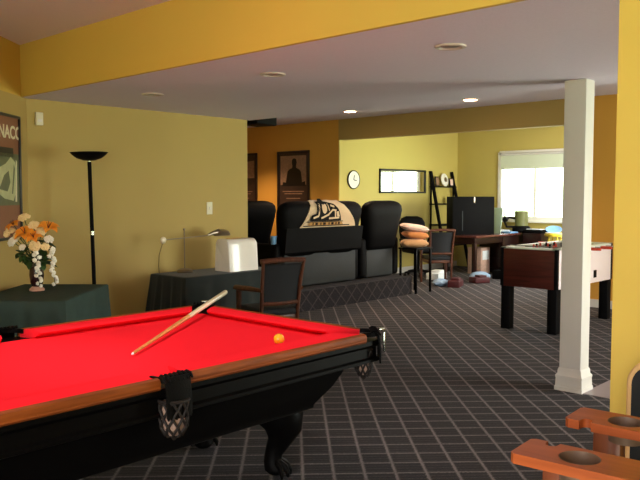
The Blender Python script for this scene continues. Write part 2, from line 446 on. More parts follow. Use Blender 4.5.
# ------------------------------------------------------------------ pool table
pt = thing('pool_table', 'black pool table with bright red felt and tan wood rail edge', 'pool table', (1.80, 3.25, 0))
LX, LY, TZ = 1.38, .77, .81
MB().box((0, 0, .755), (2*LX-.26, 2*LY-.26, .03)).build('bed', M['felt'], pt)
IX, IY = LX-.035, LY-.035         # inner side of the wood moulding
prof = [(0, .806), (.07, .812), (.13, .812), (.15, .807), (.152, .801), (.108, .772), (0, .765)]
wprof = [(0, .806), (-.012, .812), (-.03, .806), (-.036, .79), (-.033, .778), (-.036, .772), (-.03, .764), (0, .764)]
def rail(x0, x1, side, long_, k0, k1):
    def place(s, dd, z):
        if long_: return (s, side*(IY-dd), z)
        return (side*(IX-dd), s, z)
    w = MB().loft([[place(x0, a, z) for a, z in wprof], [place(x1, a, z) for a, z in wprof]])
    r_ = w.build('rail', M['rail_wood'] if long_ else M['rail_wood_y'], pt)
    c_ = MB().loft([[place(x0 + k0*a, a, z) for a, z in prof], [place(x1 - k1*a, a, z) for a, z in prof]])
    c_.build('cushion', M['felt'], r_)
for s in (-1, 1):
    rail(-IX+.10, -.065, s, True, .8, .25); rail(.065, IX-.10, s, True, .25, .8)
    rail(-IY+.10, IY-.10, s, False, .8, .8)
mb = MB()
def ringbox(hx, hy, z): return [(-hx, -hy, z), (hx, -hy, z), (hx, hy, z), (-hx, hy, z)]
mb.loft([ringbox(LX-.008, LY-.008, .767), ringbox(LX-.008, LY-.008, .742), ringbox(LX-.025, LY-.025, .725), ringbox(LX-.025, LY-.025, .675), ringbox(LX-.012, LY-.012, .665), ringbox(LX-.012, LY-.012, .65), ringbox(LX-.05, LY-.05, .635)])
mb.build('apron', M['black_wood'], pt)
mb = MB()
mb.loft([ringbox(LX-.20, LY-.09, .64), ringbox(LX-.21, LY-.10, .61), ringbox(LX-.28, LY-.115, .54), ringbox(LX-.37, LY-.14, .475), ringbox(LX-.39, LY-.15, .455), ringbox(LX-.39, LY-.15, .44), ringbox(LX-.41, LY-.17, .43)])
mb.build('cabinet', M['black_wood'], pt)
def leg_mb(sx, sy):
    mb = MB()
    P = [(-.02, -.02, .52, .10), (.01, .01, .42, .125), (.035, .03, .33, .13), (.045, .035, .26, .105), (.03, .02, .19, .066), (.01, .0, .13, .05), (.0, -.0, .085, .052), (.01, .005, .05, .06)]
    mb.tube([(a*sx, b*sy, z) for a, b, z, r in P], [r for *_, r in P], 16)
    mb.ball((.015*sx, .01*sy, .042), .052, 3, (1.15, 1.15, .8))
    for k in range(5):
        a = math.atan2(sy, sx) + (k-2)*.55
        c, s = math.cos(a), math.sin(a)
        mb.tube([(.04*c, .04*s, .085), (.068*c+.01*sx, .068*s+.005*sy, .06), (.085*c+.01*sx, .085*s+.005*sy, .03), (.088*c+.01*sx, .088*s+.005*sy, .004)], [.016, .017, .014, .006], 8)
    return mb
for sx in (-1, 1):
    for sy in (-1, 1):
        L_ = leg_mb(sx, sy).build('leg', M['black_wood'], pt); L_.location = (sx*.99, sy*.31, 0)
def pocket(x, y, ang, corner):
    """leather iron folded over the rail; +x local points outwards"""
    mtx = Matrix.Translation((x, y, 0)) @ Matrix.Rotation(ang, 4, 'Z')
    mb = MB()
    w = .062
    arc = [(-.085 + .07*math.cos(a), w*math.sin(a)) for a in [R(-90) + R(180)*k/14 for k in range(15)]]
    outer = [(px*1.0 + .028*math.cos(R(-90)+R(180)*k/14), py*1.2) for k, (px, py) in enumerate(arc)]
    poly = outer + arc[::-1]
    mb.prism(poly, .024, mtx=Matrix.Translation((.03, 0, .79)))
    # hanging leather shield with fringe
    def sh(u, v):
        a = (u-.5)*1.7
        z = .818 - v*.165 - (0 if v < .9 else .012*abs(math.sin(u*22)))
        return (.025 + .018*math.cos(a*1.2) + .014*math.sin(v*PI*.6), (.073 if not corner else .06)*math.sin(a)*1.15, z)
    mb.sheet(sh, 22, 10, .008)
    for k in range(7):
        yy = -.06 + k*.02
        mb.tube([(-.005, yy, .815), (.01, yy*1.05, .822), (.03, yy*1.1, .818), (.046, yy*1.12, .80)], [.005, .008, .008, .004], 6)
    mb.bm.transform(mtx)
    pk = mb.build('pocket', M['black_leather'], pt)
    n = MB(); rad = lambda t: (.062 if not corner else .048)*(1 - .12*t - .35*max(0, t-.75)/.25)
    cx = .005 if not corner else -.04
    for s in (-1, 1):
        for k in range(9):
            pts = []
            for j in range(9):
                t = j/8; a = 2*PI*k/9 + s*t*1.5
                pts.append((cx + rad(t)*math.cos(a), rad(t)*math.sin(a), .715 - t*.15))
            n.tube(pts, .0055, 6)
    n.tube([(cx, 0, .575), (cx, 0, .545)], [.03, .006], 8)
    n.tube([(cx + rad(0)*math.cos(a), rad(0)*math.sin(a), .715) for a in [2*PI*k/16 for k in range(17)]], .008, 6)
    n.bm.transform(mtx)
    nt_ = n.build('net', M['net'], pk)
    k_ = 1 if not corner else .75
    ln = MB().lathe([(.052*k_, .715), (.051*k_, .64), (.046*k_, .595), (.03*k_, .57)], (cx, 0, 0), 16)
    ln.bm.transform(mtx)
    ln.build('liner', M['net_liner'], nt_)
    if corner:
        cp = MB().box((.072, 0, .755), (.012, .05, .11), .005)
        cp.box((.06, .0, .822), (.034, .045, .014), .005)
        cp.bm.transform(mtx); cp.build('corner_cap', M['silver'], pk)
pocket(0, -LY+.01, R(-90), False); pocket(0, LY-.01, R(90), False)
for sx in (-1, 1):
    for sy in (-1, 1):
        pocket(sx*(LX-.045), sy*(LY-.045), math.atan2(sy, sx), True)

# cue and ball
a = Vector((1.99, 3.075, .786)); b = Vector((3.432, 4.095, .858))
cue = thing('pool_cue', 'wooden pool cue with ivory butt lying across the far corner pocket', 'pool cue', tuple(a))
dv = b - a
def cue_pt(t): return tuple(dv*t)
MB().tube([cue_pt(0), cue_pt(.006)], [.0055, .0062], 12).build('tip', M['paper'], cue)
MB().tube([cue_pt(.006), cue_pt(.50)], [.0075, .0135], 14).build('shaft', M['cue_wood'], cue)
MB().tube([cue_pt(.50), cue_pt(.51), cue_pt(.985), cue_pt(.99)], [.0138, .0145, .0175, .017], 14).build('butt', M['cue_white'], cue)
MB().tube([cue_pt(.99), cue_pt(1.0)], [.017, .013], 12).build('bumper', M['black'], cue)
o = MB().ball((0, 0, 0), .0286, 4).build('pool_ball', M['ball'])
tag(o, 'yellow ball resting on the red felt', 'pool ball', loc=(2.682, 2.776, .7988))

# ------------------------------------------------------------------ viewing chair on the right with cup-holder arms
sc = thing('spectator_chair', 'tall cherry wood viewing chair with cup holder arms beside the right wall', 'chair', (2.108, .745, 0), R(4))
AZ = .85
for sx in (-1, 1):
    cx = sx*.202; hw = .078
    inner = cx - sx*hw; outr = cx + sx*hw
    # outline with rounded notch in the inner edge
    ys = [-.34, .25]
    notch = [(inner + sx*.036*math.sin(PI*k/10)**.5, .185 + .018*math.cos(PI*k/10)) for k in range(11)]  # from +y to -y
    poly = [(outr, ys[0]), (outr, ys[1]-.012), (outr - sx*.012, ys[1]), (inner + sx*.012, ys[1]), (inner, ys[1]-.012)] + notch + [(inner, ys[0])]
    am = MB().prism(poly, .028, [circle(cx, .085, .054)], Matrix.Translation((0, 0, AZ-.028)))
    am.bm.normal_update()
    arm = am.build('arm', M['arm_wood'], sc, angle=30)
    MB().lathe([(.0535, AZ+.001), (.0525, AZ-.03), (.05, AZ-.055), (.0, AZ-.058), (.0, AZ-.063), (.0515, AZ-.06), (.0535, AZ-.029)], (cx, .085, 0), 28, cap=False).build('cup_holder', M['cup'], arm)
    MB().box((cx, .135, (AZ-.029)/2), (.055, .085, AZ-.029), .006).build('front_leg', M['post_wood'], sc)
    MB().box((cx, -.29, .6), (.05, .05, 1.2), .006).build('rear_leg', M['post_wood'], sc)
    MB().box((cx, -.08, .26), (.03, .40, .035), .005).build('stretcher', M['post_wood'], sc)
MB().box((0, .13, .26), (.36, .035, .04), .005).build('footrest', M['post_wood'], sc)
MB().box((0, -.08, .565), (.40, .46, .05), .006).build('seat_frame', M['post_wood'], sc)
MB().box((0, -.07, .62), (.385, .44, .07), .025, 4).build('seat', M['black_leather'], sc)
MB().box((0, -.285, 1.0), (.36, .05, .36), .02, 3).build('backrest', M['black_leather'], sc)
MB().box((0, -.29, 1.19), (.45, .045, .05), .008).build('top_rail', M['post_wood'], sc)

# padded chair against the right wall
pc = thing('padded_chair', 'dark padded chair with pale rounded back edge against the golden right wall', 'chair', (2.84, .80, 0))
pc.scale = (1, 1, 1.02)
def rr(hw, z0, z1, r, n=8):
    P = [(-hw, z0), (hw, z0)]
    P += [(hw - r + r*math.cos(R(90)*k/n), z1 - r + r*math.sin(R(90)*k/n)) for k in range(n+1)]
    P += [(-hw + r - r*math.sin(R(90)*k/n), z1 - r + r*math.cos(R(90)*k/n)) for k in range(n+1)]
    return P
up = Matrix(((0, 0, 1, 0), (1, 0, 0, 0), (0, 1, 0, 0), (0, 0, 0, 1)))       # polygon xy -> yz plane, extrude along x
MB().prism(rr(.29, .40, .86, .09), .05, mtx=Matrix.Translation((.17, 0, 0)) @ up).build('backrest', M['dark_fabric'], pc)
MB().tube([(.185, y, z) for y, z in rr(.292, .40, .865, .09)[1:]] , .017, 10).build('piping', M['tan_edge'], pc)
MB().box((-.05, 0, .44), (.46, .52, .10), .03, 3).build('seat', M['dark_fabric'], pc)
for sx, sy in ((-1, -1), (-1, 1), (1, -1), (1, 1)):
    MB().tube([(-.04+sx*.19, sy*.22, .40), (-.04+sx*.21, sy*.235, 0)], [.022, .016], 10).build('leg', M['chair_wood'], pc)

# ------------------------------------------------------------------ wooden armchairs
def armchair(label, loc, rz):
    t = thing('wooden_armchair', label, 'chair', loc, rz)
    t.scale = (.9, 1, 1.015)
    # faces +y local; origin below the seat centre
    for sx in (-1, 1):
        MB().tube([(sx*.215, -.2, 0), (sx*.215, -.2, .45), (sx*.225, -.235, .7), (sx*.24, -.285, .93)], [.022, .026, .024, .02], 10, flat=.8).build('rear_leg', M['chair_wood'], t)
        MB().box((sx*.25, .21, .31), (.045, .045, .62), .006).build('front_leg', M['chair_wood'], t)
        MB().tube([(sx*.235, -.25, .66), (sx*.28, -.1, .665), (sx*.29, .1, .655), (sx*.27, .26, .645)], [.018, .026, .03, .026], 10, flat=.7).build('arm', M['chair_wood'], t)
        MB().box((sx*.235, 0, .39), (.03, .38, .05), .005).build('side_rail', M['chair_wood'], t)
    MB().box((0, -.19, .39), (.4, .03, .05), .005).build('seat_rail', M['chair_wood'], t)
    MB().box((0, .2, .39), (.45, .03, .05), .005).build('seat_rail', M['chair_wood'], t)
    MB().box((0, .01, .445), (.47, .44, .075), .03, 3).build('seat', M['dark_fabric'], t)
    bk = MB()
    def f(u, v):
        x = (u-.5)*(.40+.05*v); bow = -.03*math.cos((u-.5)*PI)
        return (x, -.225 - .02*v - .045*v*v + bow + .015, .53 + v*.36)
    bk.sheet(f, 10, 8, .035)
    bk.build('backrest', M['dark_fabric'], t)
    tr = [((k/10-.5)*.52, -.28 - .03*math.cos((k/10-.5)*PI) + .012, .925 + .012*math.cos((k/10-.5)*PI)) for k in range(11)]
    MB().tube(tr, .026, 10, flat=.75).build('top_rail', M['chair_wood'], t)
    tr = [((k/8-.5)*.43, -.222 - .02*math.cos((k/8-.5)*PI)+.01, .53) for k in range(9)]
    MB().tube(tr, .02, 8).build('lower_rail', M['chair_wood'], t)
    return t
ac = armchair('wooden armchair with dark padded back behind the red pool table', (4.90, 5.20, 0), R(-15))
again(ac, (10.98, 7.36, 0), R(-38), 'wooden armchair with dark back pulled up before the far desk')

# ------------------------------------------------------------------ foosball table
ft = thing('foosball_table', 'foosball table with dark reddish end panel and black legs', 'foosball table', (8.53, 3.975, 0))
fx, fy, ftop = .77, .345, .955
for sx in (-1, 1):
    MB().b2((sx*(fx-.03), -fy+.035, .50), (sx*fx, fy-.035, ftop-.02), .004).build('end_panel', M['foos_wood'], ft)
for sy in (-1, 1):
    sp = MB().b2((-fx+.04, sy*(fy-.03), .50), (fx-.04, sy*fy, ftop-.02), .004).build('side_panel', M['foos_white'], ft)
    MB().b2((.21, sy*(fy-.005), .56), (.29, sy*(fy+.006), .65), .003).build('goal_box', M['black'], sp)
for sx in (-1, 1):
    for sy in (-1, 1):
        MB().b2((sx*(fx-.115), sy*(fy-.115), 0), (sx*(fx-.004), sy*(fy-.004), .52), .008).build('leg', M['black'], ft)
        MB().b2((sx*(fx-.04), sy*(fy-.035), .50), (sx*(fx+.004), sy*(fy+.004), ftop-.01), .004).build('corner_trim', M['black'], ft)
mb = MB()
for s in (-1, 1):
    mb.b2((-fx, s*(fy-.07), ftop-.02), (fx, s*fy, ftop), .003); mb.b2((s*(fx-.09), -fy, ftop-.02), (s*fx, fy, ftop), .003)
mb.build('top_rim', M['pitch'], ft)
MB().b2((-fx+.03, -fy+.03, .80), (fx-.03, fy-.03, .82)).build('playfield', M['pitch'], ft)
for k in range(8):
    x = -.56 + k*.16
    s = -1 if k in (0, 1, 3, 5) else 1
    rd = MB().tube([(x, -fy-.12, .925), (x, fy+.12, .925)], .008, 8).build('rod', M['silver'], ft)
    MB().tube([(x, s*(fy+.07), .925), (x, s*(fy+.10), .925), (x, s*(fy+.2), .925)], [.014, .019, .016], 10).build('handle', M['red_plastic'] if k % 2 else M['black'], rd)
    n = (1, 2, 3, 5, 5, 3, 2, 1)[k]
    for j in range(n):
        y = (j - (n-1)/2)*(.5/max(n, 2))
        pl = MB().box((x, y, .91), (.016, .026, .075), .004).ball((x, y, .958), .013, 2).box((x, y, .868), (.026, .02, .02), .003)
        pl.build('player', M['red_plastic'] if s < 0 else M['black'], rd)
MB().tube([(-.62, -.31, .965), (-.62, .31, .965)], .005, 6).build('score_wire', M['silver'], ft)

# ------------------------------------------------------------------ cloth-covered tables
def draped(name, label, m, loc, rz, hx, hy, z, flare, seed):
    t = thing(name, label, 'table', loc, rz)
    rnd = random.Random(seed); ph = [rnd.uniform(0, 6) for _ in range(3)]
    per = []
    n = 30
    for k in range(n): per.append((-hx + 2*hx*k/n, -hy, 0, -1))
    for k in range(n): per.append((hx, -hy + 2*hy*k/n, 1, 0))
    for k in range(n): per.append((hx - 2*hx*k/n, hy, 0, 1))
    for k in range(n): per.append((-hx, hy - 2*hy*k/n, -1, 0))
    rings = []
    def ring(off, zz, wave):
        out = []
        for i, (x, y, nx, ny) in enumerate(per):
            s = i/len(per)*2*PI
            w = wave*(math.sin(s*17+ph[0]) + .6*math.sin(s*29+ph[1]))
            px, py = x*(1+off/hx), y*(1+off/hy)
            out.append((px + nx*w, py + ny*w, zz))
        return out
    rings = [ring(-hx*.5 if hx < hy else -hy*.5, z, 0), ring(-.03, z, 0), ring(-.006, z-.003, 0), ring(.002, z-.012, 0), ring(flare*.15, z-.12, .004), ring(flare*.4, z-.3, .010), ring(flare*.75, z-.55, .015), ring(flare, .012, .018)]
    MB().loft(rings).build('tablecloth', m, t, angle=60)
    return t
ang_left = math.atan2(LEFT_D.y, LEFT_D.x)
hd = Vector((math.cos(R(42)), math.sin(R(42)), 0)); rg = Vector((math.sin(R(42)), -math.cos(R(42)), 0))
gc = Vector((2.722, 5.066, 0)) + hd*.53 - rg*.375
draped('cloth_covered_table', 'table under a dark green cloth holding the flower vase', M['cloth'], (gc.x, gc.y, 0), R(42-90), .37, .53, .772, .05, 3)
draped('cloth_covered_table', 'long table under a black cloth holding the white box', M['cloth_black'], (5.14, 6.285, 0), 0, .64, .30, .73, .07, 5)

# vase and flowers
vx, vy, vz = 2.86, 5.79, .773
va = thing('vase', 'burgundy vase with pale pink foot on the green tablecloth', 'vase', (vx, vy, vz))
MB().lathe([(.0, .035), (.035, .036), (.05, .07), (.058, .13), (.052, .19), (.045, .225), (.055, .255), (.05, .255), (.04, .225), (.045, .19), (.0, .15)], cap=False).build('body', M['vase'], va)
MB().lathe([(.0, 0), (.058, 0), (.06, .012), (.045, .028), (.033, .037), (.0, .037)], cap=False).build('foot', M['vase_foot'], va)
RX, RY = math.sin(R(42.8)), -math.cos(R(42.8))
FX, FY = math.cos(R(42.8)), math.sin(R(42.8))
def at(px, py, dep=0):      # offset right, up, away from the vase mouth
    return Vector((RX*px + FX*dep, RY*px + FY*dep, py))
mouth = Vector((0, 0, .22))
def flower(name, label, cat, px, z, dep, kind, m, size, group=None):
    t = thing(name, label, cat, (vx, vy, vz+.2), 0, group)
    c = at(px, z, dep)
    MB().tube([(0, 0, -.02), tuple(c*.5 + Vector((0, 0, .03))), tuple(c)], [.003, .003, .0035], 6).build('stem', M['stem'], t)
    dirn = (c + Vector((-FX*.12, -FY*.12, .02))).normalized()
    q = dirn.to_track_quat('Z', 'Y').to_matrix().to_4x4()
    mt = Matrix.Translation(c) @ q
    if kind == 'lily':
        for k in range(6):
            a0 = 2*PI*k/6
            mb = MB()
            def f(u, v, a0=a0):
                w = size*.30*math.sin(PI*min(1, v*.9+.08))
                r = size*(.08+.85*v); h = size*(.55*v - .55*v*v*v)
                s = (u-.5)*2*w
                h += .12*size*abs(u-.5)
                return Vector((r*math.cos(a0) - s*math.sin(a0), r*math.sin(a0) + s*math.cos(a0), h))
            mb.sheet(f, 4, 7, .0015); mb.bm.transform(mt); mb.build('petal', m, t)
        mb = MB()
        for k in range(4): mb.tube([(0, 0, 0), (.2*size*math.cos(k*1.6), .2*size*math.sin(k*1.6), .55*size)], .002, 5)
        mb.bm.transform(mt); mb.build('stamen', M['maroon'], t)
    else:
        mb = MB()
        for k in range(34):
            a0 = k*2.4; el = math.acos(1 - 1.25*(k+.5)/34); rr_ = size*.34
            mb.ball((rr_*math.cos(a0)*math.sin(el), rr_*math.sin(a0)*math.sin(el), rr_*.8*math.cos(el)), size*.13, 1, (1, 1, .8), .35)
        mb.bm.transform(mt); mb.build('blossom', m, t)
    return t
flower('lily', 'large orange lily standing out on the right of the bouquet', 'flower', .11, .31, -.02, 'lily', M['orange_petal'], .10)
flower('lily', 'orange lily at the left of the bouquet', 'flower', -.16, .33, -.03, 'lily', M['orange_petal'], .085)
flower('lily', 'orange lily at the middle front of the bouquet', 'flower', -.05, .27, -.09, 'lily', M['orange_petal'], .10)
flower('lily', 'orange-yellow lily just right of the bouquet centre', 'flower', .02, .24, -.1, 'lily', M['orange_petal'], .08)
flower('carnation', 'cream blossom at the far left of the bouquet', 'flower', -.21, .27, 0, 'carn', M['cream_petal'], .115)
flower('carnation', 'cream blossom at the very top of the bouquet', 'flower', -.09, .39, 0, 'carn', M['cream_petal'], .11)
flower('carnation', 'cream blossom between the orange lilies near the top', 'flower', .01, .33, -.05, 'carn', M['cream_petal'], .11)
flower('carnation', 'white blossom low on the left of the bouquet', 'flower', -.16, .20, -.06, 'carn', M['white_petal'], .10)
flower('carnation', 'white blossom low on the right of the bouquet', 'flower', .12, .22, -.04, 'carn', M['white_petal'], .085)
flower('carnation', 'cream blossom above the vase rim', 'flower', .03, .17, -.1, 'carn', M['cream_petal'], .11)
flower('carnation', 'white blossom left of the vase rim', 'flower', -.07, .16, -.1, 'carn', M['white_petal'], .065)
flower('carnation', 'cream blossom right of centre between the two right-hand lilies', 'flower', .07, .28, -.06, 'carn', M['cream_petal'], .095)
flower('carnation', 'cream blossom below the large right-hand lily', 'flower', .10, .16, -.07, 'carn', M['cream_petal'], .08)
flower('carnation', 'cream blossom under the left-hand lily', 'flower', -.11, .25, -.08, 'carn', M['cream_petal'], .09)
def spray(label, px, z0, z1, dep, drift):
    t = thing('flower_spray', label, 'flower', (vx, vy, vz+.2))
    pts = [(0, 0, -.02)] + [tuple(at(px*.6, z0*.9, dep*.7))] + [tuple(at(px + drift*k/6, z0 + (z1-z0)*k/6, dep)) for k in range(7)]
    MB().tube(pts, .003, 6).build('stem', M['stem'], t)
    mb = MB()
    for k in range(16):
        u = k/15
        p = at(px + drift*u + random.uniform(-.018, .018), z0 + (z1-z0)*u, dep + random.uniform(-.015, .015))
        mb.ball(p, .022*(1.1-.35*u), 1, (1, 1, 1), .2)
    mb.build('blossoms', M['white_petal'], t)
spray('long cream flower spray hanging down in front of the vase', .035, .16, -.15, -.11, .03)
spray('white flower spray drooping right of the vase', .14, .14, -.14, -.06, .03)
def foliage(label, px, z, dep, n, s):
    t = thing('foliage_sprig', label, 'foliage', (vx, vy, vz+.2))
    c = at(px, z, dep)
    MB().tube([(0, 0, -.02), tuple(c*.5), tuple(c)], .003, 6).build('stem', M['stem'], t)
    mb = MB()
    rnd = random.Random(int(abs(px)*1000) + n)
    for k in range(n):
        b0 = c*rnd.uniform(.35, 1.0); dr = Vector((rnd.uniform(-1, 1), rnd.uniform(-1, 1), rnd.uniform(-.7, .6))).normalized()
        sd = dr.cross(Vector((.3, .2, 1))).normalized()
        ln = s*rnd.uniform(.8, 1.3)
        def f(u, v): return b0 + dr*ln*v + sd*(u-.5)*ln*.55*math.sin(PI*min(1, v*.95+.04)) + Vector((0, 0, -.25*ln*v*v))
        mb.sheet(f, 3, 5, .001)
    mb.build('leaves', M['leaf'], t)
foliage('dark leafy sprig on the left above the vase', -.12, .12, -.02, 26, .085)
foliage('green leafy sprig drooping right of the vase', .10, .06, -.05, 26, .09)
foliage('dark leaves in the middle of the bouquet', -.02, .20, .03, 34, .09)
foliage('leaves between the blossoms on the right of the bouquet', .09, .2, .02, 22, .085)

# ------------------------------------------------------------------ floor lamp
fl = thing('floor_lamp', 'tall black torchiere floor lamp against the yellow wall', 'lamp', (3.645, 6.22, 0))
fl.rotation_euler = (R(-.8), R(-.9), 0)
MB().lathe([(0, 0), (.14, 0), (.14, .018), (.05, .03), (.02, .05), (0, .05)], cap=False).build('base', M['black'], fl)
MB().tube([(0, 0, .03), (0, 0, 1.855)], .018, 14).build('pole', M['black'], fl)
MB().tube([(0, 0, 1.18), (0, 0, 1.215)], .021, 14).build('joint', M['silver'], fl)
MB().tube([(0, 0, 1.84), (0, 0, 1.87)], .016, 14).build('neck', M['silver'], fl)
MB().lathe([(0, 1.865), (.05, 1.868), (.11, 1.888), (.15, 1.918), (.172, 1.942), (.166, 1.943), (.145, 1.923), (.1, 1.898), (0, 1.88)], cap=False).build('bowl', M['black'], fl)

# ------------------------------------------------------------------ pictures
# racing poster on the angled wall
po = thing('framed_poster', 'large framed racing poster with white lettering on the left wall', 'poster',
           tuple(LEFT_P + LEFT_D*.235 - LEFT_N*.002 + Vector((0, 0, 1.16))), math.atan2(-LEFT_D.y, -LEFT_D.x))
# local +x runs along the wall away from the viewer: poster spans -w..0, its face is local -y (into the room)
PW, PH = .76, 1.09
fr = MB()
for (a, b) in (((-PW, 0), (-PW+.025, PH)), ((-.025, 0), (0, PH)), ((-PW, 0), (0, .025)), ((-PW, PH-.025), (0, PH))):
    fr.b2((a[0], -.028, a[1]), (b[0], 0, b[1]), .003)
fr.build('frame', M['black_frame'], po)
pr = MB().b2((-PW+.02, -.012, .02), (-.02, -.002, PH-.02)).build('print', M['poster_red'], po)
MB().b2((-PW+.03, -.0135, .30), (-.03, -.011, .75)).build('printed_scene', M['poster_grey'], pr)
cm = Matrix(((1, 0, 0, 0), (0, 0, -1, -.0135), (0, 1, 0, 0), (0, 0, 0, 1)))
MB().prism([(-.34, .36), (-.16, .34), (-.10, .42), (-.08, .58), (-.11, .68), (-.2, .72), (-.3, .66), (-.44, .62), (-.5, .5), (-.44, .4)], .0015, mtx=cm).build('printed_car_shape', M['poster_pale'], pr)
MB().prism([(-.19, .40), (-.17, .40), (-.12, .62), (-.14, .66)], .0025, mtx=cm).build('printed_stripe', M['poster_grey'], pr)
MB().prism([(-.44, .44), (-.28, .42), (-.22, .50), (-.25, .60), (-.34, .56)], .0025, mtx=cm).build('printed_cockpit', M['poster_grey'], pr)
MB().prism([(-.12, .33), (-.09, .33), (-.075, .68), (-.09, .7)], .0025, mtx=cm).build('printed_wing', M['poster_white'], pr)
MB().b2((-PW+.03, -.0135, .72), (-.14, -.011, .80)).build('printed_band', M['poster_black'], pr)
text('printed_lettering', 'MONACO', .155, Matrix.Translation((-.675, -.0135, .885)) @ Matrix.Rotation(R(90), 4, 'X') , M['poster_white'], pr)

# film posters on the amber wall
def film(label, v0, v1, z0, z1, fig):
    t = thing('framed_poster', label, 'poster', (10.1, v0, z0), R(90))
    # local x -> +v (image left), face is local +y -> -u
    w, h = v1-v0, z1-z0
    fr = MB(); e = .05
    for (a, b) in (((0, 0), (e, h)), ((w-e, 0), (w, h)), ((0, 0), (w, e)), ((0, h-e), (w, h))):
        fr.b2((a[0], 0, a[1]), (b[0], .035, b[1]), .004)
    fr.build('frame', M['frame'], t)
    p = MB().b2((.04, .004, .04), (w-.04, .014, h-.04)).build('print', M['poster_dark'], t)
    fm = Matrix(((1, 0, 0, 0), (0, 0, 1, .0145), (0, 1, 0, 0), (0, 0, 0, 1)))
    if fig:
        MB().prism([(.08, h*.42), (w-.08, h*.42), (w-.08, h-.09), (.08, h-.09)], .001, mtx=fm).build('printed_mist', M['poster_mist'], p)
        cx = w*.47
        body = [(cx-.30, h*.40), (cx+.32, h*.40), (cx+.30, h*.47), (cx+.22, h*.46), (cx+.20, h*.56), (cx+.17, h*.655), (cx+.13, h*.685), (cx+.05, h*.71), (cx+.045, h*.745), (cx+.06, h*.80), (cx+.05, h*.85), (cx+.02, h*.87), (cx-.03, h*.87), (cx-.06, h*.85), (cx-.07, h*.80), (cx-.05, h*.745), (cx-.055, h*.71), (cx-.14, h*.68), (cx-.18, h*.64), (cx-.20, h*.55), (cx-.21, h*.46), (cx-.29, h*.48)]
        MB().prism(body, .002, mtx=fm).build('printed_figure', M['poster_black'], p)
    else:
        MB().prism([(.08, h*.55), (w-.08, h*.55), (w-.08, h-.2), (.08, h-.15)], .001, mtx=fm).build('printed_mist', M['poster_mist'], p)
    ln = MB()
    for k, zz in enumerate((.30, .26, .18)):
        ln.b2((.14+.05*k, .0145, h*zz), (w-.14-.05*k, .0158, h*zz+.014))
    ln.build('printed_small_lines', M['poster_mist'], p)
film('dark framed film poster with a shadowy figure above the black recliners', 9.61, 10.46, 1.28, 2.385, True)
film('dark framed film poster half hidden behind the yellow wall corner', 11.05, 11.90, 1.28, 2.385, False)

# sensor and switch
sn = thing('wall_sensor', 'small white sensor box high beside the wall corner', 'sensor', (3.36, 6.70, 2.20))
MB().b2((-.035, -.035, 0), (.035, 0, .12), .008).build('case', M['ivory'], sn)
MB().b2((-.02, -.038, .03), (.02, -.033, .055), .002).build('lens', M['white_plastic'], sn)
sw = thing('light_switch', 'ivory light switch on the yellow wall above the white box', 'light switch', (5.38, 6.70, 1.33))
MB().b2((-.04, -.006, 0), (.04, 0, .14), .003).build('plate', M['ivory'], sw)
MB().b2((-.008, -.016, .055), (.008, -.004, .085), .002).build('toggle', M['white_plastic'], sw)

# ------------------------------------------------------------------ white box and desk lamp on the black table
wb = thing('white_box', 'glossy white box with rounded top on the black cloth table', 'box', (5.325, 6.17, .733))
def prof_box(hw):
    n = 8; r = .06; h = .345; hd_ = .13
    P = [(-hd_, .0), (hd_, .0)]
    P += [(hd_-.02-r + r*math.cos(R(90)*k/n), h-r + r*math.sin(R(90)*k/n)) for k in range(n+1)]
    P += [(-hd_+.02+r - r*math.sin(R(90)*k/n), h-r + r*math.cos(R(90)*k/n)) for k in range(n+1)]
    return P
MB().loft([[(x, y*s, z*s2) for y, z in prof_box(0)] for x, s, s2 in ((-.205, .94, .97), (-.195, 1, 1), (.19, 1, 1), (.205, .94, .96))]).build('body', M['white_plastic'], wb, angle=50)
MB().b2((-.14, -.02, .345), (.06, .02, .354), .004).build('handle', M['brass'], wb)
dl = thing('desk_lamp', 'thin swing-arm desk lamp leaning over the white box', 'lamp', (4.80, 6.40, .732))
MB().lathe([(0, 0), (.085, 0), (.088, .012), (.075, .03), (.03, .042), (0, .045)], cap=False).build('base', M['grey_metal'], dl)
MB().tube([(0, 0, .03), (-.002, 0, .45)], .006, 10).ball((-.002, 0, .455), .014, 2).build('post', M['grey_metal'], dl)
MB().tube([(-.26, 0, .355), (0, 0, .365), (.33, 0, .38)], .006, 10).build('swing_arm', M['grey_metal'], dl)
MB().ball((-.27, 0, .352), .036, 3, (1, .6, 1)).build('counterweight', M['cue_white'], dl)
mt = Matrix.Translation((.51, 0, .385)) 
hm = MB().lathe([(.0, .055), (.03, .052), (.075, .035), (.095, 0), (.09, -.015), (.083, -.012), (.085, 0), (.07, .025), (0, .04)], mtx=mt, cap=False)
hm.tube([(.31, 0, .38), (.38, 0, .40), (.47, 0, .415)], [.008, .022, .035], 12)
hm.build('head', M['grey_metal'], dl)
MB().tube([(-.275, .0, .33), (-.3, .03, .2), (-.295, .05, .08), (-.28, .06, .005)], .004, 6).build('cord', M['cord'], dl)

